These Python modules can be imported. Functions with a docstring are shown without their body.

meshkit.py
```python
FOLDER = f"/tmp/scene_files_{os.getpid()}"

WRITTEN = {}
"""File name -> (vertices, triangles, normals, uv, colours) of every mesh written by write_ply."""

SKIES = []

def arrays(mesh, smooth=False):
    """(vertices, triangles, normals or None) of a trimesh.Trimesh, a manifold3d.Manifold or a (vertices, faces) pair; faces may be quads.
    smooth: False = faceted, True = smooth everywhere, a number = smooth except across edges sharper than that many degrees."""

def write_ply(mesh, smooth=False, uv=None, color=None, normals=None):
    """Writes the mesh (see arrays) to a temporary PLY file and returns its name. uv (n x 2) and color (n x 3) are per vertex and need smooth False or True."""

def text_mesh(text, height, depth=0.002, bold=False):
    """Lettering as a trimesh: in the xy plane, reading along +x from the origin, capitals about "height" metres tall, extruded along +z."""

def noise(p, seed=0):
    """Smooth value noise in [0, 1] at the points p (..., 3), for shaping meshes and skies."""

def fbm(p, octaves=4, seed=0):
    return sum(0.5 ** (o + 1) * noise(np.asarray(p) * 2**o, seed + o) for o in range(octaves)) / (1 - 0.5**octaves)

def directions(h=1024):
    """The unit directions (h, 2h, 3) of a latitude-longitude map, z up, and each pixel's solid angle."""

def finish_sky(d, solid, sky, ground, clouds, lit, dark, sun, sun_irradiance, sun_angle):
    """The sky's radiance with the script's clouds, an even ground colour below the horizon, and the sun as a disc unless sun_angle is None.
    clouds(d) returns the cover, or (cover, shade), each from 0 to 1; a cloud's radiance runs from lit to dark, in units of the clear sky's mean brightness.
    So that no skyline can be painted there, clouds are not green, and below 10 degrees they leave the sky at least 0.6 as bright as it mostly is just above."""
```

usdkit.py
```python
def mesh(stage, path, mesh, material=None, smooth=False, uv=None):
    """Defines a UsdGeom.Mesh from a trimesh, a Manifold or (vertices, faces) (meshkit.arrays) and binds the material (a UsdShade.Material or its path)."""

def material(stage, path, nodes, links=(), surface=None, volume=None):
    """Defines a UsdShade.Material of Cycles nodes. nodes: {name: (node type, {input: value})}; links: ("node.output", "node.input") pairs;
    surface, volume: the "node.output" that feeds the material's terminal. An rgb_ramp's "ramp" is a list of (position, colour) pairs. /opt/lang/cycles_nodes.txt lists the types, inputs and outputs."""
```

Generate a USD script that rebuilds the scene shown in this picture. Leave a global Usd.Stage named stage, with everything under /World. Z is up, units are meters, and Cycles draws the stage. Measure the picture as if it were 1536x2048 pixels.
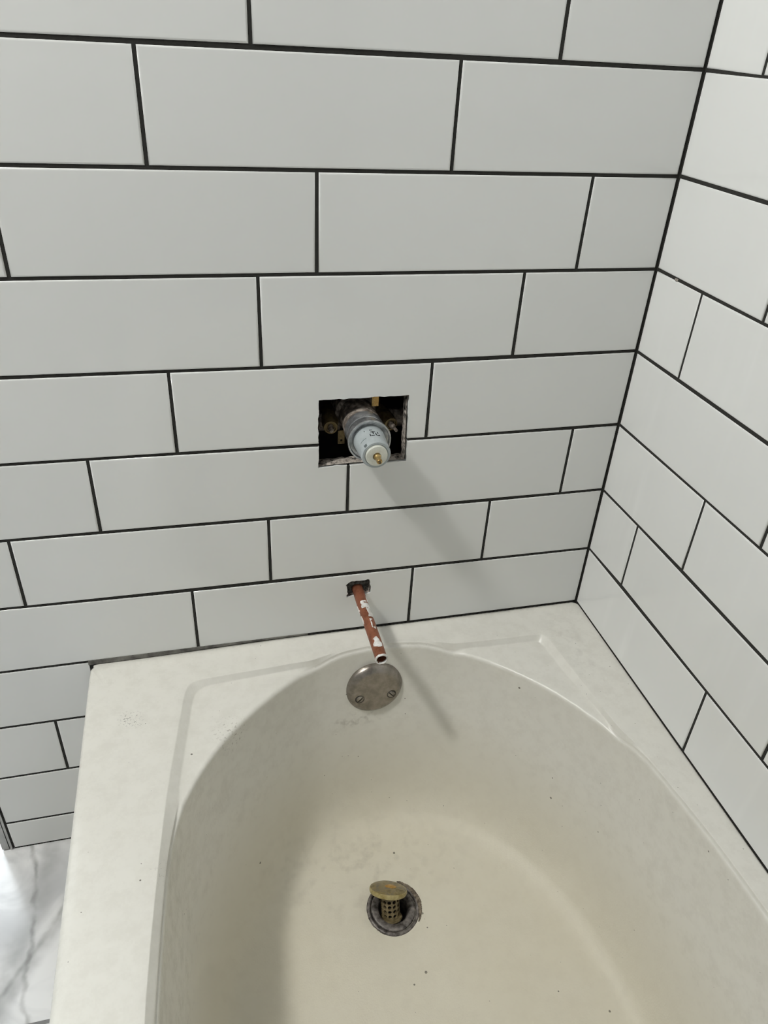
import math, random
import numpy as np
import trimesh
import manifold3d as m3
from scipy.interpolate import CubicSpline
from pxr import Usd, UsdGeom, UsdLux, UsdShade, Gf, Sdf
import usdkit, meshkit

stage = Usd.Stage.CreateInMemory()
UsdGeom.SetStageUpAxis(stage, 'Z')
UsdGeom.SetStageMetersPerUnit(stage, 1.0)
world = UsdGeom.Xform.Define(stage, '/World')
stage.SetDefaultPrim(world.GetPrim())
UsdGeom.Scope.Define(stage, '/World/Looks')

# ------------------------------------------------------------------ camera, lights, exposure
EXPOSURE = 0.22
LAMP_POS, LAMP_R, LAMP_W = (-1.45, -0.48, 1.16), 0.085, 190.0
WINDOW_W = 8.0
cam = UsdGeom.Camera.Define(stage, '/World/camera')
right, down, fwd = np.array([.97023945, -.2369656, .04982691]), np.array([-.08711666, -.53358317, -.84124889]), np.array([.22593384, .8118721, -.53834709])
eye = (-.5525, -.8148, .0149)
M = np.eye(4); M[0, :3], M[1, :3], M[2, :3], M[3, :3] = right, -down, -fwd, eye
cam.AddTransformOp().Set(Gf.Matrix4d(M.tolist()))
cam.CreateHorizontalApertureAttr(36.0); cam.CreateVerticalApertureAttr(48.0)
cam.CreateFocalLengthAttr(36.0 * 1488.32 / 1536)
cam.CreateClippingRangeAttr((0.02, 100.0))
cam.CreateExposureAttr(EXPOSURE)

lamp = UsdLux.SphereLight.Define(stage, '/World/lamp_light')
lamp.CreateRadiusAttr(LAMP_R); lamp.CreateIntensityAttr(LAMP_W); lamp.CreateColorAttr(Gf.Vec3f(1.0, .99, .95))
lamp.AddTranslateOp().Set(Gf.Vec3d(*LAMP_POS))
# daylight comes through the bright frosted pane of window_1, round the corner from the tiled wall

# ------------------------------------------------------------------ helpers
used = {}
def numbered(parent, name):
    k = used.get((parent, name), 0); used[(parent, name)] = k + 1
    return f'{parent}/{name}' if k == 0 else f'{parent}/{name}_{k:03d}'
def tag(prim, label=None, cat=None, group=None, kind=None):
    for k, v in (('label', label), ('category', cat), ('group', group), ('kind', kind)):
        if v: prim.SetCustomDataByKey(k, v)
    return prim
def thing(name, label, cat, group=None, kind=None, loc=None):
    x = UsdGeom.Xform.Define(stage, numbered('/World', name))
    if loc is not None: x.AddTranslateOp().Set(Gf.Vec3d(*map(float, loc)))
    return tag(x.GetPrim(), label, cat, group, kind)
def obj(name, mesh, mat, parent=None, smooth=False, label=None, kind=None, origin=None):
    p = numbered(str(parent.GetPath()) if parent else '/World', name)
    if origin is not None:
        v, f, _ = meshkit.arrays(mesh); mesh = trimesh.Trimesh(v - np.asarray(origin), f, process=False)
    pr = usdkit.mesh(stage, p, mesh, mat, smooth=smooth).GetPrim()
    return tag(pr, label, kind=kind)
def box(lo, hi):
    lo, hi = np.minimum(lo, hi), np.maximum(lo, hi)
    m = trimesh.creation.box(hi - lo); m.apply_translation((lo + hi) / 2); return m
def join(*ms): return trimesh.util.concatenate([m for m in ms])
def to_tm(man):
    q = man.to_mesh(); return trimesh.Trimesh(q.vert_properties[:, :3], q.tri_verts, process=False)
def to_man(m):
    return m3.Manifold(m3.Mesh(np.asarray(m.vertices, np.float32), np.asarray(m.faces, np.uint32)))
def frame(axis, origin=(0, 0, 0), up=(0, 0, 1)):
    z = np.asarray(axis, float); z /= np.linalg.norm(z)
    x = np.cross(up, z)
    if np.linalg.norm(x) < 1e-3: x = np.cross((1, 0, 0), z)
    x /= np.linalg.norm(x); y = np.cross(z, x)
    T = np.eye(4); T[:3, 0], T[:3, 1], T[:3, 2], T[:3, 3] = x, y, z, origin
    return T
def lathe(profile, T=None, n=48):
    m = trimesh.creation.revolve(np.asarray(profile, float), sections=n)
    if T is not None: m.apply_transform(T)
    return m
def tube(points, radii, n=24, inner=None):
    """A round tube along points; with inner radii it is hollow."""
    P = np.asarray(points, float); k = len(P); radii = np.broadcast_to(radii, k)
    t = np.gradient(P, axis=0); t /= np.linalg.norm(t, axis=1)[:, None]
    u = np.cross(t, (0.0, 0.0, 1.0)); u /= np.linalg.norm(u, axis=1)[:, None]; w = np.cross(t, u)
    a = np.linspace(0, 2 * np.pi, n, endpoint=False)
    ring = lambda i, r: P[i] + r * (np.cos(a)[:, None] * u[i] + np.sin(a)[:, None] * w[i])
    rings = [ring(i, radii[i]) for i in range(k)]
    if inner is not None: rings += [ring(i, inner) for i in range(k - 1, -1, -1)]
    V = np.vstack(rings); F = []
    R = len(rings)
    for i in range(R if inner is not None else R - 1):
        b, c = i * n, ((i + 1) % R) * n
        for j in range(n):
            j2 = (j + 1) % n; F += [[b + j, b + j2, c + j2], [b + j, c + j2, c + j]]
    m = trimesh.Trimesh(V, F, process=False)
    if inner is None:
        V2 = np.vstack([V, P[:1], P[-1:]]); n0 = len(V); F2 = list(F)
        for j in range(n):
            j2 = (j + 1) % n; F2 += [[n0, j2, j], [n0 + 1, n0 - n + j, n0 - n + j2]]
        m = trimesh.Trimesh(V2, F2, process=False)
    m.fix_normals(); return m
def sstep(x): x = np.clip(x, 0, 1); return x * x * (3 - 2 * x)

def mat(name, nodes, links=(), surface='p.BSDF'):
    return usdkit.material(stage, '/World/Looks/' + name, nodes, links, surface=surface)
def plain(name, color, rough=.5, metal=0., bump=None, **kw):
    nodes = {'p': ('principled_bsdf', {'base_color': color, 'roughness': rough, 'metallic': metal, **kw})}; links = []
    if bump:
        nodes['g'] = ('geometry', {}); nodes['bn'] = ('noise_texture', {'scale': bump[0], 'detail': 4}); nodes['b'] = ('bump', {'strength': bump[1], 'distance': bump[2]})
        links = [('g.position', 'bn.vector'), ('bn.fac', 'b.height'), ('b.normal', 'p.normal')]
    return mat(name, nodes, links)
def mottled(name, c1, c2, scale, lo=.4, hi=.6, rough=(.4, .6), metal=0., detail=5, bump=.0, c3=None):
    """Two (or three) colours in noise patches fixed to the thing."""
    ramp = [(0, c1), (lo, c1), (hi, c2), (1, c2)] if c3 is None else [(0, c1), (lo, c1), ((lo + hi) / 2, c2), (hi, c3), (1, c3)]
    nodes = {'g': ('geometry', {}), 'n': ('noise_texture', {'scale': scale, 'detail': detail, 'roughness': .6}), 'r': ('rgb_ramp', {'ramp': ramp}),
             'm': ('map_range', {'from_min': lo, 'from_max': hi, 'to_min': rough[0], 'to_max': rough[1], 'clamp': True}), 'p': ('principled_bsdf', {'metallic': metal})}
    links = [('g.position', 'n.vector'), ('n.fac', 'r.fac'), ('r.color', 'p.base_color'), ('n.fac', 'm.value'), ('m.result', 'p.roughness')]
    if bump:
        nodes['b'] = ('bump', {'strength': .6, 'distance': bump}); links += [('n.fac', 'b.height'), ('b.normal', 'p.normal')]
    return mat(name, nodes, links)

# ------------------------------------------------------------------ materials
def tile_material(name, color, smear):
    nodes = {'g': ('geometry', {}), 'o': ('object_info', {}),
             'w': ('noise_texture', {'scale': 7.0, 'detail': 1}), 'b': ('bump', {'strength': .25, 'distance': .0012}),
             'mp': ('mapping', {'scale': (26, 26, 3.0)}), 's': ('noise_texture', {'scale': 1.0, 'detail': 3}),
             'rr': ('map_range', {'from_min': .45, 'from_max': .75, 'to_min': .07, 'to_max': smear, 'clamp': True}),
             'hv': ('map_range', {'from_min': 0, 'from_max': 1, 'to_min': .985, 'to_max': 1.015}), 'h': ('hsv', {'color': color}),
             'p': ('principled_bsdf', {'ior': 1.5, 'specular_ior_level': .5})}
    links = [('g.position', 'w.vector'), ('w.fac', 'b.height'), ('b.normal', 'p.normal'), ('g.position', 'mp.vector'), ('mp.vector', 's.vector'), ('s.fac', 'rr.value'), ('rr.result', 'p.roughness'),
             ('o.random', 'hv.value'), ('hv.result', 'h.value'), ('h.color', 'p.base_color')]
    return mat(name, nodes, links)
M_TILE_B = tile_material('glazed_tile', (.78, .79, .775), .12)
M_TILE_R = tile_material('glazed_tile_hazy', (.78, .79, .775), .3)
M_GROUT = plain('charcoal_grout', (.021, .0205, .0175), .9, bump=(500, .5, .0006))
M_PAINT = plain('wall_paint', (.30, .305, .305), .6)
M_CEIL = plain('ceiling_paint', (.45, .45, .45), .7)
M_MORTAR = mottled('crumbling_mortar', (.03, .028, .025), (.36, .32, .28), 150, .38, .62, (.9, .9), bump=.002, c3=(.52, .47, .42))
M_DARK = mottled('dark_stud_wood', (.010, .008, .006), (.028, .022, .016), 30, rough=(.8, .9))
M_CAULK = mottled('old_caulk', (.050, .047, .041), (.21, .205, .18), 45, .35, .65, (.5, .7))
M_TRIM = mottled('brushed_trim_metal', (.36, .36, .35), (.44, .44, .43), 40, rough=(.4, .5), metal=.6)
M_GLASSWHITE = plain('window_frame_white', (.8, .8, .8), .4)
M_FLOORGROUT = plain('grey_floor_grout', (.20, .20, .20), .9)

def spot(i, c, r, aspect, scale, lo, hi):
    """A speckled scuff with a place of its own: noise specks fading out from its centre."""
    return {f'sd{i}': ('mapping', {'location': tuple(-float(a) * b for a, b in zip(c, aspect)), 'scale': aspect}), f'sl{i}': ('vector_math', {'math_type': 'length'}),
            f'sf{i}': ('map_range', {'from_min': 0, 'from_max': r, 'to_min': 1, 'to_max': 0, 'clamp': True}), f'sn{i}': ('noise_texture', {'scale': scale, 'detail': 3}),
            f'st{i}': ('map_range', {'from_min': lo, 'from_max': hi, 'to_min': 0, 'to_max': 1, 'clamp': True}), f'sm{i}': ('math', {'math_type': 'multiply'})}, \
           [('g.position', f'sd{i}.vector'), (f'sd{i}.vector', f'sl{i}.vector1'), (f'sl{i}.value', f'sf{i}.value'), ('g.position', f'sn{i}.vector'), (f'sn{i}.fac', f'st{i}.value'), (f'sf{i}.result', f'sm{i}.value1'), (f'st{i}.result', f'sm{i}.value2')]
SN, SL, sprev = {}, [], 'c3.color'
for i, (c, r, asp, sc, lo, hi, amount) in enumerate((((-.6740, -.1150, -.7273), .017, (1, 1, 1), 330, .56, .66, 1.0), ((-.664, -.123, -.7273), .010, (1, 1, 1), 400, .58, .70, .7), ((-.3720, -.062, -.8480), .045, (.8, 1, 2.6), 110, .50, .75, .7),
                                          ((-.5500, -.150, -.7420), .030, (1, 1, 1), 300, .58, .68, .8), ((-.63, -.33, -.7273), .02, (1, 1, 1), 350, .62, .70, .6), ((-.05, -.10, -.7273), .12, (4, 1, 1), 70, .48, .75, .25), ((-.38, -.19, -1.02), .14, (.7, 1.4, 1), 60, .50, .78, .3))):
    a, b = spot(i, c, r, asp, sc, lo, hi); SN.update(a); SL += b
    SN[f'sa{i}'] = ('math', {'math_type': 'multiply', 'value2': amount}); SN[f'sc{i}'] = ('mix', {'color2': (.16, .135, .10) if r > .025 else (.06, .05, .04)}); SL += [(f'sm{i}.value', f'sa{i}.value1'), (f'sa{i}.value', f'sc{i}.fac'), (sprev, f'sc{i}.color1')]; sprev = f'sc{i}.color'
# bathtub enamel: cream glaze, tan staining low in the basin, dirt specks, grey scuffs
M_TUB = mat('old_enamel', {
    'g': ('geometry', {}), 'xyz': ('separate_xyz', {}),
    'zr': ('map_range', {'from_min': -.84, 'from_max': -1.02, 'to_min': 0, 'to_max': 1, 'clamp': True}),
    'n1': ('noise_texture', {'scale': 7.0, 'detail': 6, 'roughness': .65}),
    'zm': ('math', {'math_type': 'multiply_add', 'value2': .66, 'value3': 0.0}),
    'nm': ('map_range', {'from_min': .3, 'from_max': .7, 'to_min': .88, 'to_max': 1.08, 'clamp': True}),
    'st': ('math', {'math_type': 'multiply', 'use_clamp': True}),
    'c1': ('mix', {'color1': (.725, .713, .655), 'color2': (.645, .592, .448)}),
    # fine grime film
    'n2': ('noise_texture', {'scale': 45.0, 'detail': 8, 'roughness': .7}),
    'r2': ('rgb_ramp', {'ramp': [(0, (.95, .945, .935)), (.40, (.975, .972, .968)), (.55, (1, 1, 1)), (1, (1, 1, 1))]}),
    'c2': ('mix', {'mix_type': 'multiply', 'fac': 1.0}),
    # dirt specks
    'nd': ('noise_texture', {'scale': 9.0, 'detail': 2}),
    'vo': ('voronoi_texture', {'scale': 55.0, 'randomness': 1.0}),
    'vs': ('separate_color', {}),
    'sz': ('map_range', {'from_min': .80, 'from_max': 1.0, 'to_min': 0.0, 'to_max': .11, 'clamp': True}),
    'sp': ('math', {'math_type': 'less_than'}),
    'spm': ('math', {'math_type': 'multiply', 'value2': .75}),
    'vo2': ('voronoi_texture', {'scale': 110.0, 'randomness': 1.0}), 'vs2': ('separate_color', {}), 'sz2': ('map_range', {'from_min': .86, 'from_max': 1.0, 'to_min': 0.0, 'to_max': .10, 'clamp': True}),
    'sp2': ('math', {'math_type': 'less_than'}), 'spm2': ('math', {'math_type': 'multiply', 'value2': .45}), 'mx': ('math', {'math_type': 'maximum'}), 'ra': ('math', {'math_type': 'multiply_add', 'value2': .22}),
    'c3': ('mix', {'color2': (.06, .05, .035)}),
    'rr': ('map_range', {'from_min': .35, 'from_max': .7, 'to_min': .24, 'to_max': .42, 'clamp': True}),
    # pebbled wear on the floor
    'nb': ('noise_texture', {'scale': 420.0, 'detail': 2}), 'bs': ('math', {'math_type': 'multiply', 'value2': .35}), 'b': ('bump', {'distance': .0008}),
    'p': ('principled_bsdf', {'ior': 1.5}), **SN,
}, SL + [(sprev, 'p.base_color'), ('g.position', 'xyz.vector'), ('xyz.z', 'zr.value'), ('g.position', 'n1.vector'), ('zr.result', 'zm.value1'), ('n1.fac', 'nm.value'), ('zm.value', 'st.value1'), ('nm.result', 'st.value2'),
    ('st.value', 'c1.fac'), ('g.position', 'n2.vector'), ('n2.fac', 'r2.fac'), ('c1.color', 'c2.color1'), ('r2.color', 'c2.color2'),
    ('g.position', 'vo.vector'), ('vo.color', 'vs.color'), ('vs.r', 'sz.value'), ('vo.distance', 'sp.value1'), ('sz.result', 'sp.value2'), ('sp.value', 'spm.value1'), ('g.position', 'vo2.vector'), ('vo2.color', 'vs2.color'), ('vs2.r', 'sz2.value'), ('vo2.distance', 'sp2.value1'), ('sz2.result', 'sp2.value2'), ('sp2.value', 'spm2.value1'), ('spm.value', 'mx.value1'), ('spm2.value', 'mx.value2'), ('mx.value', 'c3.fac'), ('zr.result', 'ra.value1'), ('rr.result', 'ra.value3'),
    ('c2.color', 'c3.color1'), ('n2.fac', 'rr.value'), ('ra.value', 'p.roughness'),
    ('g.position', 'nb.vector'), ('nb.fac', 'b.height'), ('zr.result', 'bs.value1'), ('bs.value', 'b.strength'), ('b.normal', 'p.normal')])

# porcelain floor tile with marble veins
def vein(i, p, n, width, wob):
    """Nodes of one vein: a line through p with normal n, wobbling."""
    return {f'd{i}': ('vector_math', {'math_type': 'dot_product', 'vector2': n}), f'o{i}': ('math', {'math_type': 'subtract', 'value2': float(np.dot(p, n))}),
            f'w{i}': ('math', {'math_type': 'multiply_add', 'value2': wob, 'value3': -wob / 2}), f's{i}': ('math', {'math_type': 'add'}), f'a{i}': ('math', {'math_type': 'absolute'}),
            f'm{i}': ('map_range', {'range_type': 'smoothstep', 'from_min': 0.0, 'from_max': width, 'to_min': 1, 'to_max': 0, 'clamp': True})}, \
           [('g.position', f'd{i}.vector1'), (f'd{i}.value', f'o{i}.value1'), ('nz.fac', f'w{i}.value1'), (f'o{i}.value', f's{i}.value1'), (f'w{i}.value', f's{i}.value2'), (f's{i}.value', f'a{i}.value1'), (f'a{i}.value', f'm{i}.value')]
mn = {'g': ('geometry', {}), 'vn': ('noise_texture', {'scale': 19.0, 'detail': 3}), 'vf': ('map_range', {'from_min': .40, 'from_max': .62, 'to_min': .08, 'to_max': .62, 'clamp': True}), 'vb': ('map_range', {'from_min': .32, 'from_max': .66, 'to_min': .15, 'to_max': .95, 'clamp': True}), 'nz': ('noise_texture', {'scale': 14.0, 'detail': 4, 'roughness': .5}),
      'cl': ('noise_texture', {'scale': 8.0, 'detail': 4, 'distortion': 1.2}), 'cr': ('rgb_ramp', {'ramp': [(0, (.40, .41, .42)), (.38, (.54, .545, .55)), (.56, (.76, .76, .755)), (1, (.80, .80, .79))]}),
      'p': ('principled_bsdf', {'roughness': .16, 'ior': 1.5})}
ml = [('g.position', 'nz.vector'), ('g.position', 'vn.vector'), ('vn.fac', 'vf.value'), ('vn.fac', 'vb.value'), ('g.position', 'cl.vector'), ('cl.fac', 'cr.fac')]
prev = 'cr.color'
VEINS = [((-.858, -.10, 0), (.97, -.22, 0), .030, .05), ((-.835, -.155, 0), (.874, -.485, 0), .022, .03), ((-.866, -.06, 0), (.995, .08, 0), .0055, .05), ((-.8445, -.160, 0), (.874, -.485, 0), .0065, .03),
         ((-1.25, -.5, 0), (.8, .6, 0), .004, .2), ((-1.6, .3, 0), (.7, -.7, 0), .01, .25)]
for i, (p_, n_, wd, wb) in enumerate(VEINS):
    a, b = vein(i, p_, n_, wd, wb); mn.update(a); ml += b
    mn[f'f{i}'] = ('math', {'math_type': 'multiply'}); ml += [(f'm{i}.result', f'f{i}.value1'), ('vf.result' if wd < .01 else 'vb.result', f'f{i}.value2')]
    mn[f'c{i}'] = ('mix', {'color2': (.21, .21, .20) if wd < .01 else (.40, .405, .40)}); ml += [(f'f{i}.value', f'c{i}.fac'), (prev, f'c{i}.color1')]
    prev = f'c{i}.color'
M_MARBLE = mat('marble_porcelain', mn, ml + [(prev, 'p.base_color')])

# ------------------------------------------------------------------ wall tiles
PITCH, GROUT = 0.104, 0.0034
rng = np.random.default_rng(7)
def offset_quad(P, d):
    """Insets a convex CCW polygon by d."""
    P = np.asarray(P, float); n = len(P); out = []
    for i in range(n):
        a, b, c = P[i - 1], P[i], P[(i + 1) % n]
        e1, e2 = (b - a) / np.linalg.norm(b - a), (c - b) / np.linalg.norm(c - b)
        n1, n2 = np.array([-e1[1], e1[0]]), np.array([-e2[1], e2[0]])
        out.append(b + d * (n1 + n2) / (1 + n1 @ n2))
    return np.array(out)
def tile_mesh(P, thick=.008):
    """A pillow-edged tile in local (u, v, out)."""
    rings = [(0, -thick), (0, -.0018), (.0003, -.0010), (.0010, -.00035), (.0024, 0.0)]
    V = np.vstack([np.column_stack([offset_quad(P, d), np.full(len(P), z)]) for d, z in rings]); n = len(P); F = []
    for r in range(len(rings) - 1):
        for j in range(n):
            a, b = r * n + j, r * n + (j + 1) % n; F += [[a, b, b + n], [a, b + n, a + n]]
    t = (len(rings) - 1) * n
    for j in range(1, n - 1): F += [[t, t + j, t + j + 1], [0, j + 1, j]]
    return trimesh.Trimesh(V, F, process=False)
def on_back(m):   # u = x, v = z, out = -y
    m.vertices = np.column_stack([m.vertices[:, 0], -m.vertices[:, 2], m.vertices[:, 1]]); return m
def on_right(m):  # u = -y, v = z, out = -x   (u runs from the corner towards the camera)
    m.vertices = np.column_stack([-m.vertices[:, 2], -m.vertices[:, 0], m.vertices[:, 1]]); m.faces = m.faces[:, ::-1]; return m
def tilted(m, c, amount):
    """The slight lippage of hand-set tiles."""
    a, b = rng.normal(0, amount, 2)
    v = m.vertices; v[:, 2] += np.clip(a * (v[:, 0] - c[0]) + b * (v[:, 1] - c[1]), -.0004, .0004); m.vertices = v; return m

# measured wander of the hand-set courses: line k lies at z = -k * PITCH + wander
WANDER_B = {0: [(-.70, -.0012), (-.583, -.0004), (-.48, .0008), (-.274, .0003), (-.168, .0014), (0, .0014)], 1: [(0, .0004)], 2: [(0, .0001)],
            3: [(-.757, .0005), (-.585, -.0005), (-.482, -.0012), (-.276, -.0024), (-.172, -.0004), (0, .0002)],
            4: [(-.78, .0003), (-.585, -.0006), (-.276, -.0027), (-.069, -.002), (0, -.0008)],
            5: [(-.80, .0013), (-.687, .0011), (-.48, -.0008), (-.376, -.0008), (-.174, -.0022), (-.067, -.001), (0, -.0006)],
            6: [(-.82, .0034), (-.79, .002), (-.585, -.0004), (-.48, .001), (-.278, -.0009), (-.17, -.0002), (0, -.001)], 10: [(0, .0006)]}
WANDER_R = {0: [(-.094, -.0009), (0, .0012)], 1: [(-.15, 0), (0, .0008)], 2: [(-.2, -.0012), (-.095, -.0003), (0, .0004)], 3: [(-.26, -.002), (-.15, 0), (0, -.0004)],
            4: [(-.3, -.0006), (-.2, 0), (0, -.001)], 5: [(-.36, .0006), (-.257, .0022), (-.2, .002), (-.095, .0002), (0, -.0018)], 6: [(-.41, .0016), (-.3, .0016), (-.095, .0026), (0, -.0012)]}
def line_z(table, k, s):
    w = table.get(k)
    return -k * PITCH + (np.interp(s, *zip(*w)) if w else 0.0)
LEN = 2.985
FIRST_B = {-4: -1.63, -3: -2.63, -2: -.66, -1: -1.618, 0: -2.632, 1: -1.029, 2: -1.655, 3: -2.649, 4: -.6488, 5: -1.665, 6: -2.668, 7: -.66, 8: -1.668, 9: -.76, 10: -.66}
JOINTS_B = {-1: [-1.618, -4.609], 0: [-2.632, -5.6075], 1: [-1.0293, -4.0145, -6.992], 2: [-1.6553, -4.629], 3: [-2.649, -5.625], 4: [-.6488, -3.618, -6.5996], 5: [-1.665, -4.621, -7.616], 6: [-2.668, -5.635], 8: [-1.668, -4.65, -7.638]}
BACK_LEFT, FLOOR_Z, TUB_Z = -.9028, -1.1033, -.7273
HOLE = [(-.4154, -.4500), (-.3000, -.4492), (-.3025, -.3562), (-.4152, -.3571)]
PHOLE = [(-.3735, -.6668), (-.3585, -.6640), (-.3395, -.6632), (-.3388, -.6505), (-.3416, -.6380), (-.3690, -.6384), (-.3755, -.6440), (-.3728, -.6530)]
def jagged(P, step, amp, seed):
    r = np.random.default_rng(seed); out = []
    for i in range(len(P)):
        a, b = np.array(P[i]), np.array(P[(i + 1) % len(P)]); k = max(2, int(np.linalg.norm(b - a) / step))
        for j in range(k): out.append(a + (b - a) * j / k + r.normal(0, amp, 2) * (j > 0))
    return np.array(out)
def prism(P, z0, z1):
    return m3.Manifold.extrude(m3.CrossSection([np.asarray(P, float)]), z1 - z0).translate((0, 0, z0))
CUT_V, CUT_P = jagged(HOLE, .006, .0004, 3), jagged(PHOLE, .003, .0007, 4)

wall_back = thing('wall_back', 'back wall of long white glazed tiles with charcoal grout', None, kind='structure')
for k in range(-4, 11):
    js = JOINTS_B.get(k) or []
    if not js:
        x = FIRST_B[k]; 
        while x > -8.67: js = js + [x]; x -= LEN
    else:
        x = js[-1] - LEN
        while x > -8.5: js = js + [x]; x -= LEN
    xs = [0.0005 - GROUT / 2 * .3] + [j * PITCH for j in js] + [BACK_LEFT - .0005]
    for i, (b, a) in enumerate(zip(xs[:-1], xs[1:])):
        if k >= 7 and a > -.70: continue                       # behind the tub
        if k >= 7: b = min(b, -.7312)
        g = GROUT / 2
        x0, x1 = a + g, b - g
        if x1 - x0 < .004: continue
        lo = [line_z(WANDER_B, k + 1, x) + g for x in (x0, x1)] if k < 10 else [FLOOR_Z + .003] * 2
        hi = [line_z(WANDER_B, k, x) - g for x in (x0, x1)]
        P = np.array([(x0, lo[0]), (x1, lo[1]), (x1, hi[1]), (x0, hi[0])])
        m = tilted(tile_mesh(P), P.mean(0), .0012)
        sm = True
        if k in (3, 4, 6):
            man = to_man(m); cut = man - prism(CUT_V, -.1, .1) if k != 6 else man - prism(CUT_P, -.1, .1)
            if abs(cut.volume() - man.volume()) > 1e-9: m, sm = to_tm(cut), 35
        obj('tile', on_back(m), M_TILE_B, wall_back, smooth=sm)
# the grout bed and board behind the tiles, with the two openings
TOP = .42
bed = m3.Manifold.cube((1.0, 1, .016)).scale((.92, TOP - FLOOR_Z, 1)).translate((-.9016, FLOOR_Z, -.0172))
off = lambda P, d: np.asarray(m3.CrossSection([np.asarray(P, float)]).offset(d, m3.JoinType.Miter).to_polygons()[0])
bed = bed - prism(off(CUT_V, .0005), -.1, .1) - prism(off(CUT_P, .0004), -.1, .1)
obj('grout', on_back(to_tm(bed)), M_GROUT, wall_back)
# crumbling mortar round the openings
def mortar_ring(P, inset, depth, amp, seed, sides=None):
    outer = jagged(P, .004, .0, 0); r = np.random.default_rng(seed)
    c = outer.mean(0); n = len(outer); rows = 5; V, F = [], []
    for j in range(rows):
        d = j / (rows - 1)
        for p in outer:
            s = sides(p) if sides else 1.0
            V.append((*(p + (c - p) / np.linalg.norm(c - p) * max(0.0002, inset * s * (.3 + .7 * math.sin(math.pi * min(1, d * .8 + .15))) + r.normal(0, amp) * (j > 0))), -.0022 - depth * d))
    for j in range(rows - 1):
        for i in range(n):
            a, b = j * n + i, j * n + (i + 1) % n; F += [[a, b + n, b], [a, a + n, b + n]]
    return on_back(trimesh.Trimesh(V, F, process=False))
obj('mortar', mortar_ring(HOLE, .0035, .018, .0007, 5, lambda p: .15 if p[1] > -.362 or p[0] < -.412 else (1.3 if p[1] < -.445 else .9)), M_MORTAR, wall_back, smooth=50, label='crumbling pale mortar edge of the square opening')
obj('mortar', mortar_ring(PHOLE, .0016, .016, .0008, 6), M_MORTAR, wall_back, smooth=50, label='rough mortar edge of the small pipe opening')
# mortar packed round the pipe, set back in its opening
pk = m3.CrossSection([CUT_P]).offset(.0002, m3.JoinType.Miter) - m3.CrossSection.circle(.0086, 32).translate((-.3570, -.6572))
pkm = trimesh.Trimesh(*(lambda q: (q.vertices, q.faces))(to_tm(m3.Manifold.extrude(pk, .006).refine_to_length(.003).translate((0, 0, -.0125)))), process=False)
pkm.vertices[:, 2] += (meshkit.fbm(pkm.vertices * 260, 3, 12) - .5) * .005 * (pkm.vertices[:, 2] > -.008); M_PACK = mottled('old_grey_mortar', (.022, .021, .019), (.10, .10, .09), 200, rough=(.9, .9))
obj('mortar_packing', on_back(pkm), M_PACK, wall_back, smooth=50, label='dark grey mortar packed round the pipe')
# dark stud cavity behind the openings
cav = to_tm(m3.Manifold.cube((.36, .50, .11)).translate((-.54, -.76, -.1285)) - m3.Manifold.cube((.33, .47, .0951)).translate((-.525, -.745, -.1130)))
obj('wall_cavity', on_back(cav), M_DARK, wall_back)

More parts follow.
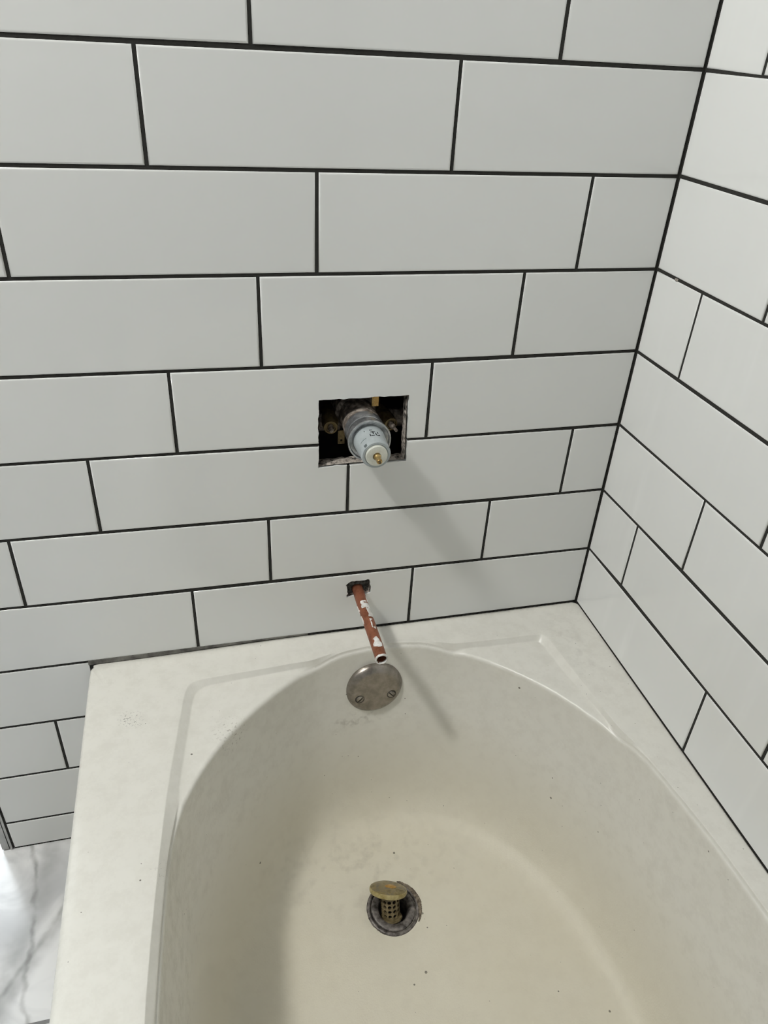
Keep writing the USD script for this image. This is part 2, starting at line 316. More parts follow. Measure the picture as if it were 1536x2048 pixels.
wall_right = thing('wall_right', 'right side wall of long white glazed tiles above the tub', None, kind='structure')
JOINTS_R = {-4: -.9, -3: -1.9, -2: -2.87, -1: -.898, 0: -1.90 - .98, 1: -1.904, 2: -.9105, 3: -2.8565, 4: -1.9216, 5: -.9233, 6: -2.895}
for k in range(-4, 7):
    js = [JOINTS_R[k]]
    while js[-1] > -17: js.append(js[-1] - (2.943 if k == 5 and len(js) == 1 else LEN))
    ys = [0.0] + [j * PITCH for j in js] + [-1.85]
    for b, a in zip(ys[:-1], ys[1:]):
        a = max(a, -1.85); g = GROUT / 2
        y0, y1 = a + g, b - g * (.6 if b == 0 else 1) - (.0004 if b == 0 else 0)
        if y1 - y0 < .004: continue
        lo = [line_z(WANDER_R, k + 1, y) + g for y in (y0, y1)] if k < 6 else [-.7266] * 2
        hi = [line_z(WANDER_R, k, y) - g for y in (y0, y1)]
        P = np.array([(-y1, lo[1]), (-y0, lo[0]), (-y0, hi[0]), (-y1, hi[1])])
        obj('tile', on_right(tilted(tile_mesh(P), P.mean(0), .0012)), M_TILE_R, wall_right, smooth=True)
obj('grout', box((.0012, -1.85, FLOOR_Z), (.0172, .0172, TOP)), M_GROUT, wall_right)
chip = trimesh.creation.icosphere(2, .0021); chip.vertices *= (.6, 1.3, .8); chip.vertices += np.random.default_rng(2).normal(0, .0002, chip.vertices.shape); chip.apply_translation((.0002, -.0440, -.2082))
obj('mortar_crumb', chip, M_MORTAR, wall_right, smooth=60, label='pale crumb stuck in the dark grout line')

# metal edge trim at the free end of the back wall
trim = thing('trim_1', 'brushed metal edge trim down the left end of the tiled wall', None, kind='structure')
obj('front_strip', box((-.9076, -.0008, FLOOR_Z + .003), (-.9042, .012, TOP)), M_TRIM, trim)
obj('groove', box((-.9092, .0015, FLOOR_Z + .003), (-.9072, .012, TOP)), M_GROUT, trim)
obj('edge_strip', box((-.9191, -.0002, FLOOR_Z + .003), (-.9092, .02, TOP)), M_TRIM, trim)
obj('grout_joint', box((-.9042, .0008, FLOOR_Z + .003), (-.9018, .012, TOP)), M_GROUT, trim)

# ------------------------------------------------------------------ the rest of the room
RX, RY, RZ, BY = -2.35, -2.45, 1.32, 1.15
obj_s = lambda name, m, mt, label: tag(obj(name, m, mt), label, kind='structure')
up = thing('wall_upper', 'painted wall above the tiling, out of the picture', None, kind='structure')
obj('plaster', box((-.9191, .001, TOP), (.0172, .0172, RZ)), M_PAINT, up); obj('plaster', box((.001, -1.85, TOP), (.0172, .0172, RZ)), M_PAINT, up)
obj_s('wall_return', box((-.9185, .0205, FLOOR_Z), (-.80, BY, RZ)), M_PAINT, 'painted return wall round the corner from the tiled wall')
obj_s('wall_left', box((RX - .1, RY, FLOOR_Z), (RX, BY, RZ)), M_PAINT, 'far left painted bathroom wall opposite the tiled side wall')
obj_s('wall_front', box((RX, RY - .1, FLOOR_Z), (.12, RY, RZ)), M_PAINT, 'painted wall behind the photographer')
obj_s('wall_side', box((.001, RY, FLOOR_Z), (.1, -1.851, RZ)), M_PAINT, 'painted wall past the foot of the tub')
obj_s('ceiling', box((RX - .1, RY - .1, RZ), (.12, BY + .12, RZ + .1)), M_CEIL, 'white painted bathroom ceiling')
far = m3.Manifold.cube((1.46, .1, RZ - FLOOR_Z)).translate((RX, BY, FLOOR_Z)) - m3.Manifold.cube((.99, .4, 1.04)).translate((-1.955, BY - .1, -.07))
obj_s('wall_far', to_tm(far), M_PAINT, 'painted wall with the window round the corner')
wn = thing('window_1', 'white framed window round the corner from the tiled wall', None, kind='structure')
fr = m3.Manifold.cube((.99, .06, 1.04)).translate((-1.955, BY, -.07)) - m3.Manifold.cube((.91, .2, .96)).translate((-1.915, BY - .05, -.03))
obj('window_frame', to_tm(fr), M_GLASSWHITE, wn)
M_PANE = mat('daylit_frosted_pane', {'p': ('principled_bsdf', {'base_color': (.8, .8, .8), 'roughness': .4, 'emission_color': (.86, .94, 1.0), 'emission_strength': WINDOW_W})})
obj('pane', box((-1.914, BY + .025, -.029), (-1.006, BY + .035, .929)), M_PANE, wn)
obj('sash_bar', box((-1.915, BY + .01, .435), (-1.005, BY + .05, .465)), M_GLASSWHITE, wn)

floor = thing('floor', 'marble look porcelain floor tiles beside the tub', None, kind='structure')
obj('grout', box((RX, RY, FLOOR_Z - .03), (0, BY, FLOOR_Z - .0015)), M_FLOORGROUT, floor)
def plain_tile(x0, y0, x1, y1):
    m = tile_mesh(np.array([(x0, y0), (x1, y0), (x1, y1), (x0, y1)]), .008); m.apply_translation((0, 0, FLOOR_Z)); return m
fg = .0025
for yi in range(-4, 3):
    for xi in range(-4, 1):
        x0, x1 = -.40 + .61 * xi, -.40 + .61 * (xi + 1); y0, y1 = -.2694 + .61 * yi, -.2694 + .61 * (yi + 1)
        x0, x1, y0, y1 = max(x0, RX), min(x1, -.70), max(y0, RY), min(y1, BY)
        if x1 - x0 < .05 or y1 - y0 < .05 : continue
        obj('tile', plain_tile(x0 + fg, y0 + fg, x1 - fg, y1 - fg), M_MARBLE, floor, smooth=True)

# ------------------------------------------------------------------ bathtub
CX, CY, YM = -.335, -.762, -.762          # the tub runs from y = 0 to 2 * YM
open_near = np.array([(-.6455, -.60), (-.6385, -.4711), (-.6300, -.34), (-.6165, -.262), (-.5923, -.2094), (-.5601, -.1632), (-.5259, -.1276), (-.4824, -.0913), (-.4215, -.0570), (-.3762, -.0462), (-.3308, -.0425),
                      (-.2980, -.0445), (-.2651, -.0510), (-.2307, -.0628), (-.1924, -.0859), (-.1523, -.1212), (-.1169, -.1622), (-.0833, -.2166), (-.0625, -.2620), (-.0455, -.3437), (-.0375, -.41), (-.0330, -.4803), (-.0300, -.60)])
far_open = open_near[::-1].copy(); far_open[:, 1] = 2 * YM - far_open[:, 1]
loop = np.vstack([open_near, far_open, open_near[:1]])
s = np.concatenate([[0], np.cumsum(np.linalg.norm(np.diff(loop, axis=0), axis=1))])
spl = CubicSpline(s, loop, bc_type='periodic')
open_c = spl(np.linspace(0, s[-1], 700, endpoint=False))
NT = 520
rect = lambda x0, x1, y0, y1, r: np.vstack([np.column_stack([cx + r * np.cos(a), cy + r * np.sin(a)]) for cx, cy, a in
        ((x0 + r, y1 - r, np.linspace(np.pi, np.pi / 2, 12)), (x1 - r, y1 - r, np.linspace(np.pi / 2, 0, 12)), (x1 - r, y0 + r, np.linspace(0, -np.pi / 2, 12)), (x0 + r, y0 + r, np.linspace(-np.pi / 2, -np.pi, 12)))])
TX0, TX1, TY0, TY1 = -.7312, .0009, 2 * YM + .002, .0009
outer_c = rect(TX0, TX1, TY0, TY1, .010)
def ledge(a):
    # recessed ledge: splays slightly away from the end wall
    a = np.array(a); b = a[::-1][1:-1].copy(); b[:, 1] = 2 * YM - b[:, 1]; L = np.vstack([a, b])
    for _ in range(2): N_ = np.roll(L, -1, 0); L = np.stack([L * .8 + N_ * .2, L * .2 + N_ * .8], 1).reshape(-1, 2)      # rounds the corners
    return L
bev_top = ledge([(-.6545, YM), (-.6507, -.4705), (-.6323, -.2456), (-.6095, -.092), (-.6050, -.073), (-.5960, -.0635), (-.582, -.0605), (-.50, -.0570), (-.45, -.0535), (-.30, -.0540), (-.18, -.0600), (-.0925, -.0615), (-.0850, -.0630), (-.0800, -.0700), (-.0670, -.20), (-.0539, -.3137), (-.0433, -.394), (-.030, -.56), (-.026, YM)])
bev_bot = ledge([(-.642, YM), (-.6385, -.4725), (-.6258, -.3035), (-.6060, -.1639), (-.5960, -.090), (-.5900, -.0765), (-.5800, -.0695), (-.566, -.0672), (-.5064, -.0630), (-.4505, -.0592), (-.30, -.0600), (-.2158, -.0640), (-.1543, -.0668), (-.1010, -.0682), (-.0950, -.0710), (-.0915, -.0790), (-.0855, -.1315), (-.0700, -.2100), (-.0600, -.2900), (-.0500, -.394), (-.038, -.56), (-.033, YM)])
angs = np.linspace(0, 2 * np.pi, NT, endpoint=False)
extra = [math.atan2(y - CY, x - CX) for x, y in outer_c] + [math.atan2(y - CY, x - CX) for x, y in [*bev_top, *bev_bot] if y > -.15]
angs = np.unique(np.round(np.mod(np.concatenate([angs, extra]), 2 * np.pi), 5)); NT = len(angs)
def radial(C):
    """Distance of the closed curve C from the tub's centre at each angle."""
    C = np.asarray(C); A, B = C, np.roll(C, -1, 0); out = np.zeros(NT)
    for i, t in enumerate(angs):
        d = np.array([math.cos(t), math.sin(t)]); a, e = A - (CX, CY), B - A
        den = d[0] * e[:, 1] - d[1] * e[:, 0]; den = np.where(abs(den) < 1e-12, 1e-12, den)
        u = (a[:, 0] * e[:, 1] - a[:, 1] * e[:, 0]) / den; w = (a[:, 0] * d[1] - a[:, 1] * d[0]) / den
        ok = (w >= -1e-9) & (w <= 1 + 1e-9) & (u > 0); out[i] = u[ok].max()
    return out
D = np.column_stack([np.cos(angs), np.sin(angs)])
r_out, r_open = radial(outer_c), radial(open_c)
r_bt, r_bb = radial(bev_top), radial(bev_bot)
P2 = lambda r: np.array([CX, CY]) + D * np.asarray(r)[:, None]
# how far below the rim the ledge lies: the whole drop where there is a ledge, less where the basin bites into the rim
DROP = 0.0090 * (.04 + .96 * sstep((r_bb - r_open + .013) / .013))
smax = lambda a, b, k: (a + b + np.sqrt((a - b) ** 2 + k * k)) / 2
r_bb = smax(r_bb, r_open + .0020, .006); r_bt = np.minimum(np.maximum(r_bt, r_bb + .003), r_out - .003); r_bb = np.minimum(r_bb, r_bt - .0025); r_opn = np.minimum(r_open, r_bb - .0035)
bite = np.clip((r_bb - r_opn) / .012, 0, 1)
lip_drop = DROP + .0010 * bite + .0034 * (1 - sstep((r_bb - r_opn - .004) / .008))
rings = []
def add(r, z): rings.append(np.column_stack([P2(r), np.broadcast_to(z, NT)]))
ew = 1 + 1.3 * (P2(r_out)[:, 0] < TX0 + .003)        # the free edge is rounder than the edges under the tiles
add(r_out, TUB_Z - .040); add(r_out, TUB_Z - .0045 * ew); add(r_out - .0012 * ew, TUB_Z - .0016 * ew); add(r_out - .0040 * ew, TUB_Z - .0003 * ew)
for f_ in (.1, .2, .3, .4, .5, .6, .7, .8, .9): add((r_out - .004 * ew) * (1 - f_) + (r_bt + .002) * f_, TUB_Z)
add(r_bt, TUB_Z - .0002); add(r_bt * .85 + r_bb * .15, TUB_Z - DROP * .12); add(r_bt * .2 + r_bb * .8, TUB_Z - DROP * .86); add(r_bb, TUB_Z - DROP)
lip_r = r_opn + np.minimum(.0050, (r_bb - r_opn) * .8)
add(r_bb * .6 + lip_r * .4, TUB_Z - DROP * .62 - lip_drop * .38); add(lip_r, TUB_Z - lip_drop)
for a in (.25, .5, .75, 1.0):                                    # the rounded lip
    add(lip_r + (r_opn - .001 - lip_r) * math.sin(a * math.pi / 2), TUB_Z - lip_drop - .0065 * (1 - math.cos(a * math.pi / 2)))
for R_ in rings[4:13]:                                            # a low rolled ridge along the end wall, sinking to the left
    R_[:, 2] += (.0030 * np.exp(-((R_[:, 1] + .011) / .009) ** 2) - .0010 * np.exp(-((R_[:, 1] + .030) / .007) ** 2)) * (R_[:, 1] > -.2)
for R_ in rings[1:13]:
    R_[:, 2] -= .0045 * sstep((-.42 - R_[:, 0]) / .3) * sstep((R_[:, 1] + .024) / .022)
# basin wall down to the flat of the floor
FZ = -1.027
top2, ztop = rings[-1][:, :2].copy(), rings[-1][:, 2].copy()
floor_near = np.array([(-.586, -.60), (-.576, -.44), (-.556, -.355), (-.529, -.289), (-.484, -.225), (-.435, -.182), (-.385, -.160), (-.316, -.157), (-.246, -.180), (-.187, -.224), (-.140, -.289), (-.114, -.358), (-.098, -.43), (-.092, -.50), (-.089, -.60)])
ff = floor_near[::-1].copy(); ff[:, 1] = 2 * YM - ff[:, 1] + .13 * np.clip((-ff[:, 1] - .1) / -.5 + 1, 0, 1)
lp = np.vstack([floor_near, ff, floor_near[:1]]); s2 = np.concatenate([[0], np.cumsum(np.linalg.norm(np.diff(lp, axis=0), axis=1))])
r_fl = radial(CubicSpline(s2, lp, bc_type='periodic')(np.linspace(0, s2[-1], 600, endpoint=False)))
fl2 = P2(r_fl)
hp = CubicSpline([0, .1, .3, .5, .7, .82, .9, .95, .98, 1.0], [0, .035, .13, .235, .35, .44, .54, .645, .77, 1.0])
for d in [.03, .07, .12, .18, .25, .33, .41, .49, .57, .64, .70, .75, .80, .84, .88, .91, .94, .96, .98, .99, 1.0]:
    h = float(hp(d)); rings.append(np.column_stack([top2 + (fl2 - top2) * h, ztop + (FZ - .000 - ztop) * d]))
DRAIN = np.array([-.349, -.2575]); DR = .0285
last = rings[-1]
away = last[:, :2] - DRAIN; dist = np.linalg.norm(away, axis=1)
DZ = -1.0315
for f_ in (.06, .15, .3, .45, .6, .75, .88, .96, 1.0):
    rr_ = dist * (1 - f_) + DR * f_
    z = FZ + (DZ - FZ) * f_ - .004 * np.clip((f_ - .85) / .15, 0, 1) ** 2
    rings.append(np.column_stack([DRAIN + away / dist[:, None] * rr_[:, None], np.full(NT, z)]))
V = np.vstack(rings); F = []
for r in range(len(rings) - 1):
    a = r * NT + np.arange(NT); b = r * NT + (np.arange(NT) + 1) % NT
    F.append(np.column_stack([a, b, b + NT])); F.append(np.column_stack([a, b + NT, a + NT]))
tub_mesh = trimesh.Trimesh(V, np.vstack(F), process=False)
if tub_mesh.face_normals[tub_mesh.triangles_center[:, 2] < FZ + .002][:, 2].mean() < 0: tub_mesh.invert()
tub = thing('bathtub', 'old cream enamelled alcove bathtub, stained inside, in the tiled corner', 'bathtub')
obj('shell', tub_mesh, M_TUB, tub, smooth=True)
obj('apron', box((TX0 + .004, TY0 + .01, FLOOR_Z + .0005), (TX0 + .022, TY1 - .003, TUB_Z - .035)), M_TUB, tub)

caulk_v = []
xs = np.linspace(-.7335, -.43, 24)
for x in xs:
    w = sstep((-.43 - x) / .28); zt = -.7259; zb = -.7272 - .0046 * w
    caulk_v += [(x, .0009, zt + .0008), (x, -.0002, zt), (x, -.0004 - .0016 * w, zb + .0004), (x, .0009, zb - .003)]
cf = []
for i in range(len(xs) - 1):
    for j in range(4):
        a, b = i * 4 + j, i * 4 + (j + 1) % 4; cf += [[a, b, b + 4], [a, b + 4, a + 4]]
cm = trimesh.Trimesh(caulk_v, cf + [[0, 2, 1], [0, 3, 2], [92, 93, 94], [92, 94, 95]], process=False); cm.fix_normals()
tag(obj('caulk_bead', cm, M_CAULK), 'grey wedge of old caulk between the back tiles and the tub rim', 'caulk')

# ------------------------------------------------------------------ overflow plate on the sloping end of the basin
PLATE_C, PLATE_N = np.array([-.3403, -.0605, -.7965]), np.array([.03, -.99, .09])
M_PLATE = mottled('tarnished_nickel', (.25, .225, .195), (.33, .30, .265), 70, .36, .66, (.27, .36), metal=.8, bump=.0001)
M_SCREW = mottled('dull_screw', (.22, .20, .18), (.38, .35, .31), 90, rough=(.3, .45), metal=.9)
T = frame(PLATE_N, PLATE_C)
pl = thing('overflow_plate', 'round tarnished metal overflow plate with two slotted screws on the basin end', 'overflow plate')
prof = [(0, .0056), (.012, .0055), (.024, .0051), (.0325, .0043), (.0350, .0036), (.0385, .0014), (.0412, -.0012), (.0430, -.0042), (.0432, -.0075), (.0400, -.0110), (0, -.0110)]
obj('plate', lathe(prof, T, 72), M_PLATE, pl, smooth=40)
M_RECESS = plain('screw_recess_grime', (.035, .03, .025), .8)
M_SCREWSLOT = plain('slot_shadow', (.02, .018, .015), .9)
for sx, rot in ((-1, .75), (1, -.85)):
    sc = to_man(lathe([(0, .0022), (.0034, .0020), (.0052, .0010), (.0060, -.001), (0, -.001)], None, 32))
    sc = sc - m3.Manifold.cube((.014, .0017, .004), True).translate((0, 0, .0026)).rotate((0, 0, math.degrees(rot)))
    sm_ = to_tm(sc); sm_.apply_transform(T @ trimesh.transformations.translation_matrix((sx * .0240, -.0095, .0048))); so = obj('screw', sm_, M_SCREW, pl, smooth=30)
    sl = trimesh.creation.box((.0102, .0016, .0006)); sl.apply_transform(T @ trimesh.transformations.translation_matrix((sx * .0240, -.0095, .0048)) @ trimesh.transformations.rotation_matrix(rot, (0, 0, 1)) @ trimesh.transformations.translation_matrix((0, 0, .0005)))
    obj('slot', sl, M_SCREWSLOT, so)
    rc = lathe([(.0056, .0001), (.0060, .0006), (.0069, .0005), (.0073, -.0006), (.0056, -.0006), (.0056, .0001)], T @ trimesh.transformations.translation_matrix((sx * .0240, -.0095, .0048)), 32); obj('recess', rc, M_RECESS, so, smooth=40)

# ------------------------------------------------------------------ drain and stopper
M_DRAIN = mottled('corroded_drain', (.055, .048, .043), (.15, .135, .125), 130, .36, .66, (.35, .6), metal=.45, bump=.0006, c3=(.26, .235, .215))
M_CRUST = mottled('scale_crust', (.09, .07, .05), (.25, .205, .15), 220, .38, .62, (.85, .9), bump=.0012)
dn = thing('tub_drain', 'corroded grey drain ring set in the basin floor', 'drain')
TD = frame((0.02, -.05, 1), (DRAIN[0], DRAIN[1], DZ - .0005))
obj('flange', lathe([(.0205, -.006), (.0208, -.0018), (.0225, .0006), (.0262, .0016), (.0300, .0014), (.0316, .0004), (.0322, -.0012), (.0322, -.004), (.0205, -.006)], TD, 64), M_DRAIN, dn, smooth=40)
rg = lathe([(.0322, -.0035), (.0328, .0002), (.0350, .0011), (.0372, .0004), (.0384, -.0018), (.0322, -.0035)], TD, 96)
rg.vertices += (meshkit.fbm(rg.vertices * 260, 3, 3)[:, None] - .5) * np.array([.0022, .0022, .0012]); obj('outer_rim', rg, M_DRAIN, dn, smooth=50)
cr = []
for a in np.linspace(-1.0, .75, 26):
    r0 = .0378 + .0022 * meshkit.noise(np.array([[a * 3, 0, 0]]), 4)[0]; w = .0030 * (1 - ((a + .12) / .95) ** 2) + .0006
    b = trimesh.creation.icosphere(1, 1.0); b.vertices *= (w, .0030, .0016); b.apply_transform(trimesh.transformations.rotation_matrix(a, (0, 0, 1))); b.apply_translation((r0 * math.cos(a), r0 * math.sin(a), .0006)); b.apply_transform(TD); cr.append(to_man(b))
crust = to_tm(m3.Manifold.batch_boolean(cr, m3.OpType.Add)); crust.vertices += (meshkit.fbm(crust.vertices * 500, 3, 9)[:, None] - .5) * .0014
obj('crust', crust, M_CRUST, dn, smooth=50, label='brown scale crust along the right side of the drain')
obj('throat', lathe([(.0206, -.005), (.0198, -.020), (.0175, -.030), (0, -.030), (0, -.032), (.0195, -.032), (.0215, -.020), (.0215, -.005), (.0206, -.005)], TD, 48), M_DRAIN, dn, smooth=40)

M_BRASSCAP = mottled('yellowed_cap', (.115, .085, .032), (.215, .165, .07), 90, .34, .68, (.25, .4), bump=.0004, c3=(.105, .092, .075))
M_POST = mottled('yellowed_post', (.10, .075, .035), (.23, .18, .095), 120, .36, .66, (.35, .5), bump=.0004)
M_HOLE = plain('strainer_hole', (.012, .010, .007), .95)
M_AMBER = mottled('amber_spot', (.33, .17, .03), (.42, .25, .06), 150, rough=(.25, .35))
st = thing('drain_stopper', 'yellowed mushroom shaped stopper leaning back in the open drain', 'drain stopper')
AX = np.array([.02, .50, .86]); BASE = np.array([-.3535, -.2640, -1.0400])
TS = frame(AX, BASE)
POST_H, POST_R = .034, .0130
post = to_man(lathe([(0, -.002), (POST_R, -.002), (POST_R, POST_H), (.0098, POST_H), (.0098, .003), (0, .003)], None, 72))
cuts = []
for row in range(4):
    for kk in range(11):
        a = 2 * math.pi * (kk + .27) / 11
        c = m3.Manifold.cylinder(0.012, .0026, .0026, 18).rotate((0, 90, 0)).translate((.007, 0, 0)).rotate((0, 0, math.degrees(a))).translate((0, 0, .0065 + row * .0068)); cuts.append(c)
post = post - m3.Manifold.batch_boolean(cuts, m3.OpType.Add)
pm = to_tm(post); pm.apply_transform(TS); ps = obj('strainer_post', pm, M_POST, st, smooth=30)
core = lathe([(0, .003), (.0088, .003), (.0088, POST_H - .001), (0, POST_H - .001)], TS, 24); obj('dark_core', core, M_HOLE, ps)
obj('base_ring', lathe([(.0120, -.003), (.0148, -.003), (.0158, -.0015), (.0154, .0006), (.0130, .0012), (.0120, -.003)], TS, 48), M_POST, st, smooth=40)
TC = frame(AX + np.array([.20, .16, 0]), BASE + AX / np.linalg.norm(AX) * (POST_H + .001) + np.array([-.0025, 0, 0]))
capm = lathe([(0, -.001), (.0125, -.001), (.0215, .0000), (.0250, .0008), (.0262, .0024), (.0264, .0050), (.0254, .0072), (.0220, .0088), (.0150, .0097), (.0070, .0100), (0, .0100)], None, 64)
capm.vertices[:, 2] += .0012 * np.cos(2 * np.arctan2(capm.vertices[:, 1], capm.vertices[:, 0]) + .6) * 0
capm.apply_transform(TC); cp = obj('cap', capm, M_BRASSCAP, st, smooth=50)
M_YELLOW = mottled('yellowed_rim', (.27, .21, .07), (.42, .35, .17), 110, rough=(.3, .45))
obj('cap_rim', lathe([(.0245, .0002), (.0258, .0004), (.0267, .0022), (.0268, .0048), (.0262, .0066), (.0250, .0070), (.0245, .0002)], TC, 64), M_YELLOW, cp, smooth=50, label='paler yellow rim of the cap')
am = trimesh.creation.icosphere(2, 1.0); am.vertices *= (.0085, .0062, .0018); am.vertices += (meshkit.fbm(am.vertices * 700, 2, 5)[:, None] - .5) * .001
am.apply_transform(TC @ trimesh.transformations.translation_matrix((-.003, .002, .0099))); obj('center_screw', am, M_AMBER, cp, smooth=50, label='amber coloured spot at the centre of the cap')

# ------------------------------------------------------------------ copper spout pipe
M_COPPER = mottled('old_copper', (.24, .085, .045), (.36, .135, .075), 60, .36, .66, (.36, .5), metal=.55, c3=(.30, .10, .055))
M_COPPERIN = plain('copper_bore', (.06, .018, .012), .7)
M_FLECK = mottled('white_paint_fleck', (.62, .60, .56), (.82, .81, .79), 120, rough=(.5, .6))
PA, PB = np.array([-.3570, .060, -.6570]), np.array([-.3555, -.1375, -.6605])
pts = [PA, (-.3570, .0, -.6572), (-.3572, -.030, -.6574), (-.3566, -.060, -.6582), (-.3560, -.095, -.6592), PB]
pp = thing('copper_pipe', 'bare copper spout pipe with white paint flecks sticking out of the wall', 'pipe')
obj('pipe', tube(pts, .00795, 32, .0068), M_COPPER, pp, smooth=40)
rimT = frame(PB - np.array(pts[-2]), PB)
rm = lathe([(.0066, -.002), (.0066, .0006), (.0074, .0010), (.0083, .0006), (.0084, -.0016), (.0079, -.002)], rimT, 40); rm.vertices += (meshkit.fbm(rm.vertices * 500, 2, 8)[:, None] - .5) * .0012
obj('painted_end', rm, M_FLECK, pp, smooth=50, label='white paint smeared round the cut end')
def fleck(y0, y1, a0, a1, seed, cover=.5):
    """A ragged patch of paint lying on the pipe: y along the pipe, angle round it (0 = +x, pi/2 = up)."""
    r = np.random.default_rng(seed); ny, na = 26, 20; keep = []; V, F = [], []
    nz = meshkit.fbm(np.stack(np.meshgrid(np.linspace(0, 3.2, ny), np.linspace(0, 2.6, na), [seed * 7.3], indexing='ij'), -1)[:, :, 0], 4, seed)
    for i in range(ny):
        y = y0 + (y1 - y0) * i / (ny - 1); f = np.clip(-y / .13, 0, 1)
        c = np.array([np.interp(-y, [0, .03, .06, .095, .13], [-.3570, -.3572, -.3566, -.3560, -.3555]), y, np.interp(-y, [0, .03, .06, .095, .13], [-.6572, -.6574, -.6582, -.6592, -.66])])
        for j in range(na):
            a = a0 + (a1 - a0) * j / (na - 1); e = min(i, ny - 1 - i, 4) / 4 * min(j, na - 1 - j, 4) / 4
            V.append(c + (.00795 + .0005) * np.array([math.cos(a), 0, math.sin(a)])); keep.append(nz[i, j] * (.55 + .45 * e) > cover * .9)
    V = np.array(V); keep = np.array(keep)
    for i in range(ny - 1):
        for j in range(na - 1):
            q = [i * na + j, i * na + j + 1, (i + 1) * na + j + 1, (i + 1) * na + j]
            if keep[q].sum() >= 3: F += [[q[0], q[1], q[2]], [q[0], q[2], q[3]]]
    if not F: return None
    top = trimesh.Trimesh(V, F, process=True); n = len(top.vertices)
    cx = np.array([np.interp(-top.vertices[:, 1], [0, .03, .06, .095, .13], [-.3570, -.3572, -.3566, -.3560, -.3555]), top.vertices[:, 1], np.interp(-top.vertices[:, 1], [0, .03, .06, .095, .13], [-.6572, -.6574, -.6582, -.6592, -.66])]).T
    low = cx + (top.vertices - cx) * .94
    ed = top.edges_sorted; u, idx, cnt = np.unique(ed, axis=0, return_index=True, return_counts=True); be = top.edges[idx[cnt == 1]]
    Fs = [*top.faces.tolist(), *(top.faces[:, ::-1] + n).tolist()] + [t for a, b in be for t in ([b, a, a + n], [b, a + n, b + n])]
    m = trimesh.Trimesh(np.vstack([top.vertices, low]), Fs, process=False); m.fix_normals(); return m
for y0, y1, a0, a1, sd, cv in ((-.030, -.046, .5, 2.3, 11, .40), (-.040, -.064, .0, 1.55, 12, .38), (-.018, -.034, -.2, .8, 16, .5), (-.104, -.124, .9, 2.5, 13, .42), (-.066, -.090, .9, 1.7, 14, .54), (-.03, -.075, 2.7, 3.5, 15, .5)):
    fm = fleck(y0, y1, a0, a1, sd, cv)
    if fm is not None: obj('paint_fleck', fm, M_FLECK, pp, smooth=40, label='white paint fleck on the copper')

# ------------------------------------------------------------------ mixing valve in the square opening
VX, VZ = -.3590, -.3975
def vT(y): return frame((0.0, -1, 0), (VX, y, VZ))       # local z runs out of the wall
mv = thing('mixing_valve', 'bare shower mixing valve sticking out of the square wall opening', 'valve')
M_BODY = mottled('limescaled_bronze', (.055, .045, .038), (.17, .14, .115), 120, .34, .62, (.5, .8), metal=.25, bump=.0012, c3=(.46, .40, .35))
M_CHROME = mottled('worn_chrome', (.40, .41, .42), (.55, .56, .57), 60, rough=(.16, .3), metal=.75)
M_PLASTIC = mottled('grey_blue_plastic', (.36, .40, .41), (.43, .47, .48), 80, .3, .7, (.35, .5))
M_WHITECAP = mottled('translucent_white_plastic', (.60, .61, .54), (.70, .71, .64), 90, rough=(.3, .4))
M_BRASS = mottled('brass', (.42, .27, .10), (.62, .45, .20), 90, rough=(.25, .4), metal=.9)
M_DULLBRASS = mottled('dull_brass', (.10, .07, .028), (.24, .18, .085), 90, rough=(.4, .6), metal=.45)
M_SLOT = plain('dark_slot', (.02, .022, .024), .8)
body = lathe([(0, -.075), (.027, -.075), (.027, -.045), (.0232, -.040), (.0232, -.012), (.0240, -.010), (.0240, .0005), (.0232, .0025), (.0200, .003), (0, .003)], vT(0), 64)
obj('valve_body', body, M_BODY, mv, smooth=35, label='limescaled old bronze body of the valve')
arm = lambda x0, x1, r, z: trimesh.creation.cylinder(r, segment=[(x0, .055, z), (x1, .055, z)], sections=32)
obj('inlet_arm', arm(VX - .072, VX - .02, .0120, -.412), M_BODY, mv, smooth=35); obj('inlet_arm', arm(VX + .02, VX + .072, .0120, -.412), M_BODY, mv, smooth=35)
obj('chrome_ring', lathe([(.0200, .001), (.0236, .001), (.0246, .004), (.0246, .012), (.0240, .0165), (.0215, .018), (.0200, .018), (.0200, .001)], vT(0), 64), M_CHROME, mv, smooth=35, label='chrome bonnet ring')
obj('collar', lathe([(.0180, .016), (.0232, .016), (.0252, .022), (.0266, .0325), (.0270, .0350), (.0264, .0370), (.0248, .0366), (.0238, .0335), (.0180, .0320), (.0180, .016)], vT(0), 64), M_CHROME, mv, smooth=35, label='dull chrome flared collar')
sleeve = to_man(lathe([(0, .030), (.0196, .030), (.0194, .036), (.0176, .0640), (.0178, .0655), (.0176, .0700), (.0166, .0722), (.0140, .0722), (.0140, .0680), (0, .0680)], None, 72))
for a_ in (.5, 2.4, 4.3):
    sleeve = sleeve - m3.Manifold.cube((.008, .0042, .0046), True).translate((.0178, 0, .0690)).rotate((0, 0, math.degrees(a_)))
    sleeve = sleeve - m3.Manifold.cube((.0030, .0105, .0011), True).translate((.0186, 0, .0572)).rotate((0, 0, math.degrees(a_)))
sl = to_tm(sleeve); sl.apply_transform(vT(0)); slo = obj('cartridge_sleeve', sl, M_PLASTIC, mv, smooth=35, label='grey blue plastic cartridge sleeve')
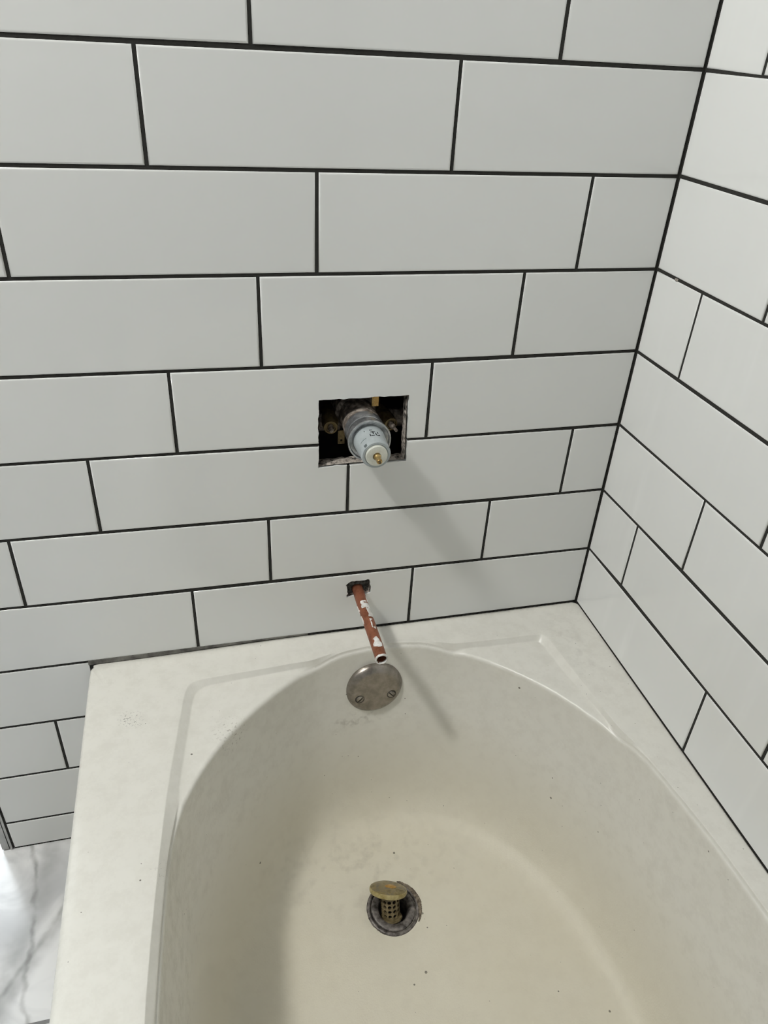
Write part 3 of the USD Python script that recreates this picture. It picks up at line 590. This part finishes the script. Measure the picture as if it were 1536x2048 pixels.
# raised marks moulded on top of the sleeve: a T shape between two short bars
def onsleeve(x, z, w, h):
    r = np.interp(z, [.036, .064], [.0194, .0176]); b = trimesh.creation.box((w, .0006, h)); b.apply_translation((x, math.sqrt(r * r - x * x) + .0001, z))
    b.vertices = np.column_stack([b.vertices[:, 0], b.vertices[:, 1], b.vertices[:, 2]]); b.apply_transform(vT(0)); return b
for x, z, w, h in ((0.0, .0500, .0012, .0058), (.0, .0485, .0052, .0010), (.0030, .0535, .0010, .0052), (-.0040, .0545, .0010, .0048), (.0052, .0560, .0042, .0010), (-.001, .0562, .0040, .0009), (-.0015, .0440, .0034, .0007), (-.0088, .0430, .0010, .0010), (.0058, .0500, .0009, .0034)):
    obj('moulded_mark', onsleeve(x, z, w, h), M_SLOT, slo)
obj('stem_cap', lathe([(0, .066), (.0132, .066), (.0134, .0735), (.0124, .0752), (.0085, .0758), (.0050, .0756), (.0044, .0740), (0, .0740)], vT(0), 56), M_WHITECAP, mv, smooth=35, label='off white plastic cap at the tip')
vs = vT(0)
obj('valve_stem', lathe([(0, .072), (.0042, .072), (.0042, .0775), (.0036, .0785), (.0030, .0800), (.0030, .0850), (.0034, .0856), (.0034, .0880), (.0026, .0892), (0, .0892)], vs, 28), M_BRASS, mv, smooth=35, label='brass stem screw')
obj('screw_tip', lathe([(0, .0885), (.0016, .0885), (.0016, .0905), (.0012, .0910), (0, .0910)], vs, 16), M_DULLBRASS, mv, smooth=35)
for (x, y, z), ax, nm in (((-.3955, .024, -.4065), (-.10, -1, -.05), 0), ((-.3172, .022, -.4060), (.18, -1, -.05), 1)):
    Tk = frame(ax, (x, y, z))
    so = obj('check_stop', lathe([(0, -.045), (.0105, -.045), (.0105, -.012), (.0092, -.010), (.0092, -.002), (.0088, .0), (.0066, .0003), (.0064, -.0012), (.0050, -.0014), (.0048, -.0034), (0, -.0034)], Tk, 40), M_DULLBRASS, mv, smooth=35, label='brass check stop beside the valve')
    obj('stop_screw', lathe([(0, -.004), (.0036, -.004), (.0036, .006), (.0030, .0072), (.0022, .0078), (.0020, .017 if nm else .010), (0, .0175 if nm else .0105)], Tk, 20), M_BODY, so, smooth=35)
def tab(x, z0, z1, y, hole_z):
    b = m3.Manifold.cube((.0088, z1 - z0, .0015)).translate((x - .0044, z0, -y - .0015)) - m3.Manifold.cylinder(.01, .0016, .0016, 16).translate((x, hole_z, -y - .005))
    return on_back(to_tm(b))
obj('mounting_tab', tab(-.3385, -.381, -.345, .026, -.3775 + .020), M_BRASS, mv, label='brass mounting tab above the valve'); obj('mounting_tab', tab(-.3805, -.4335, -.4145, .030, -.4285), M_DULLBRASS, mv, label='brass mounting tab below left of the valve')
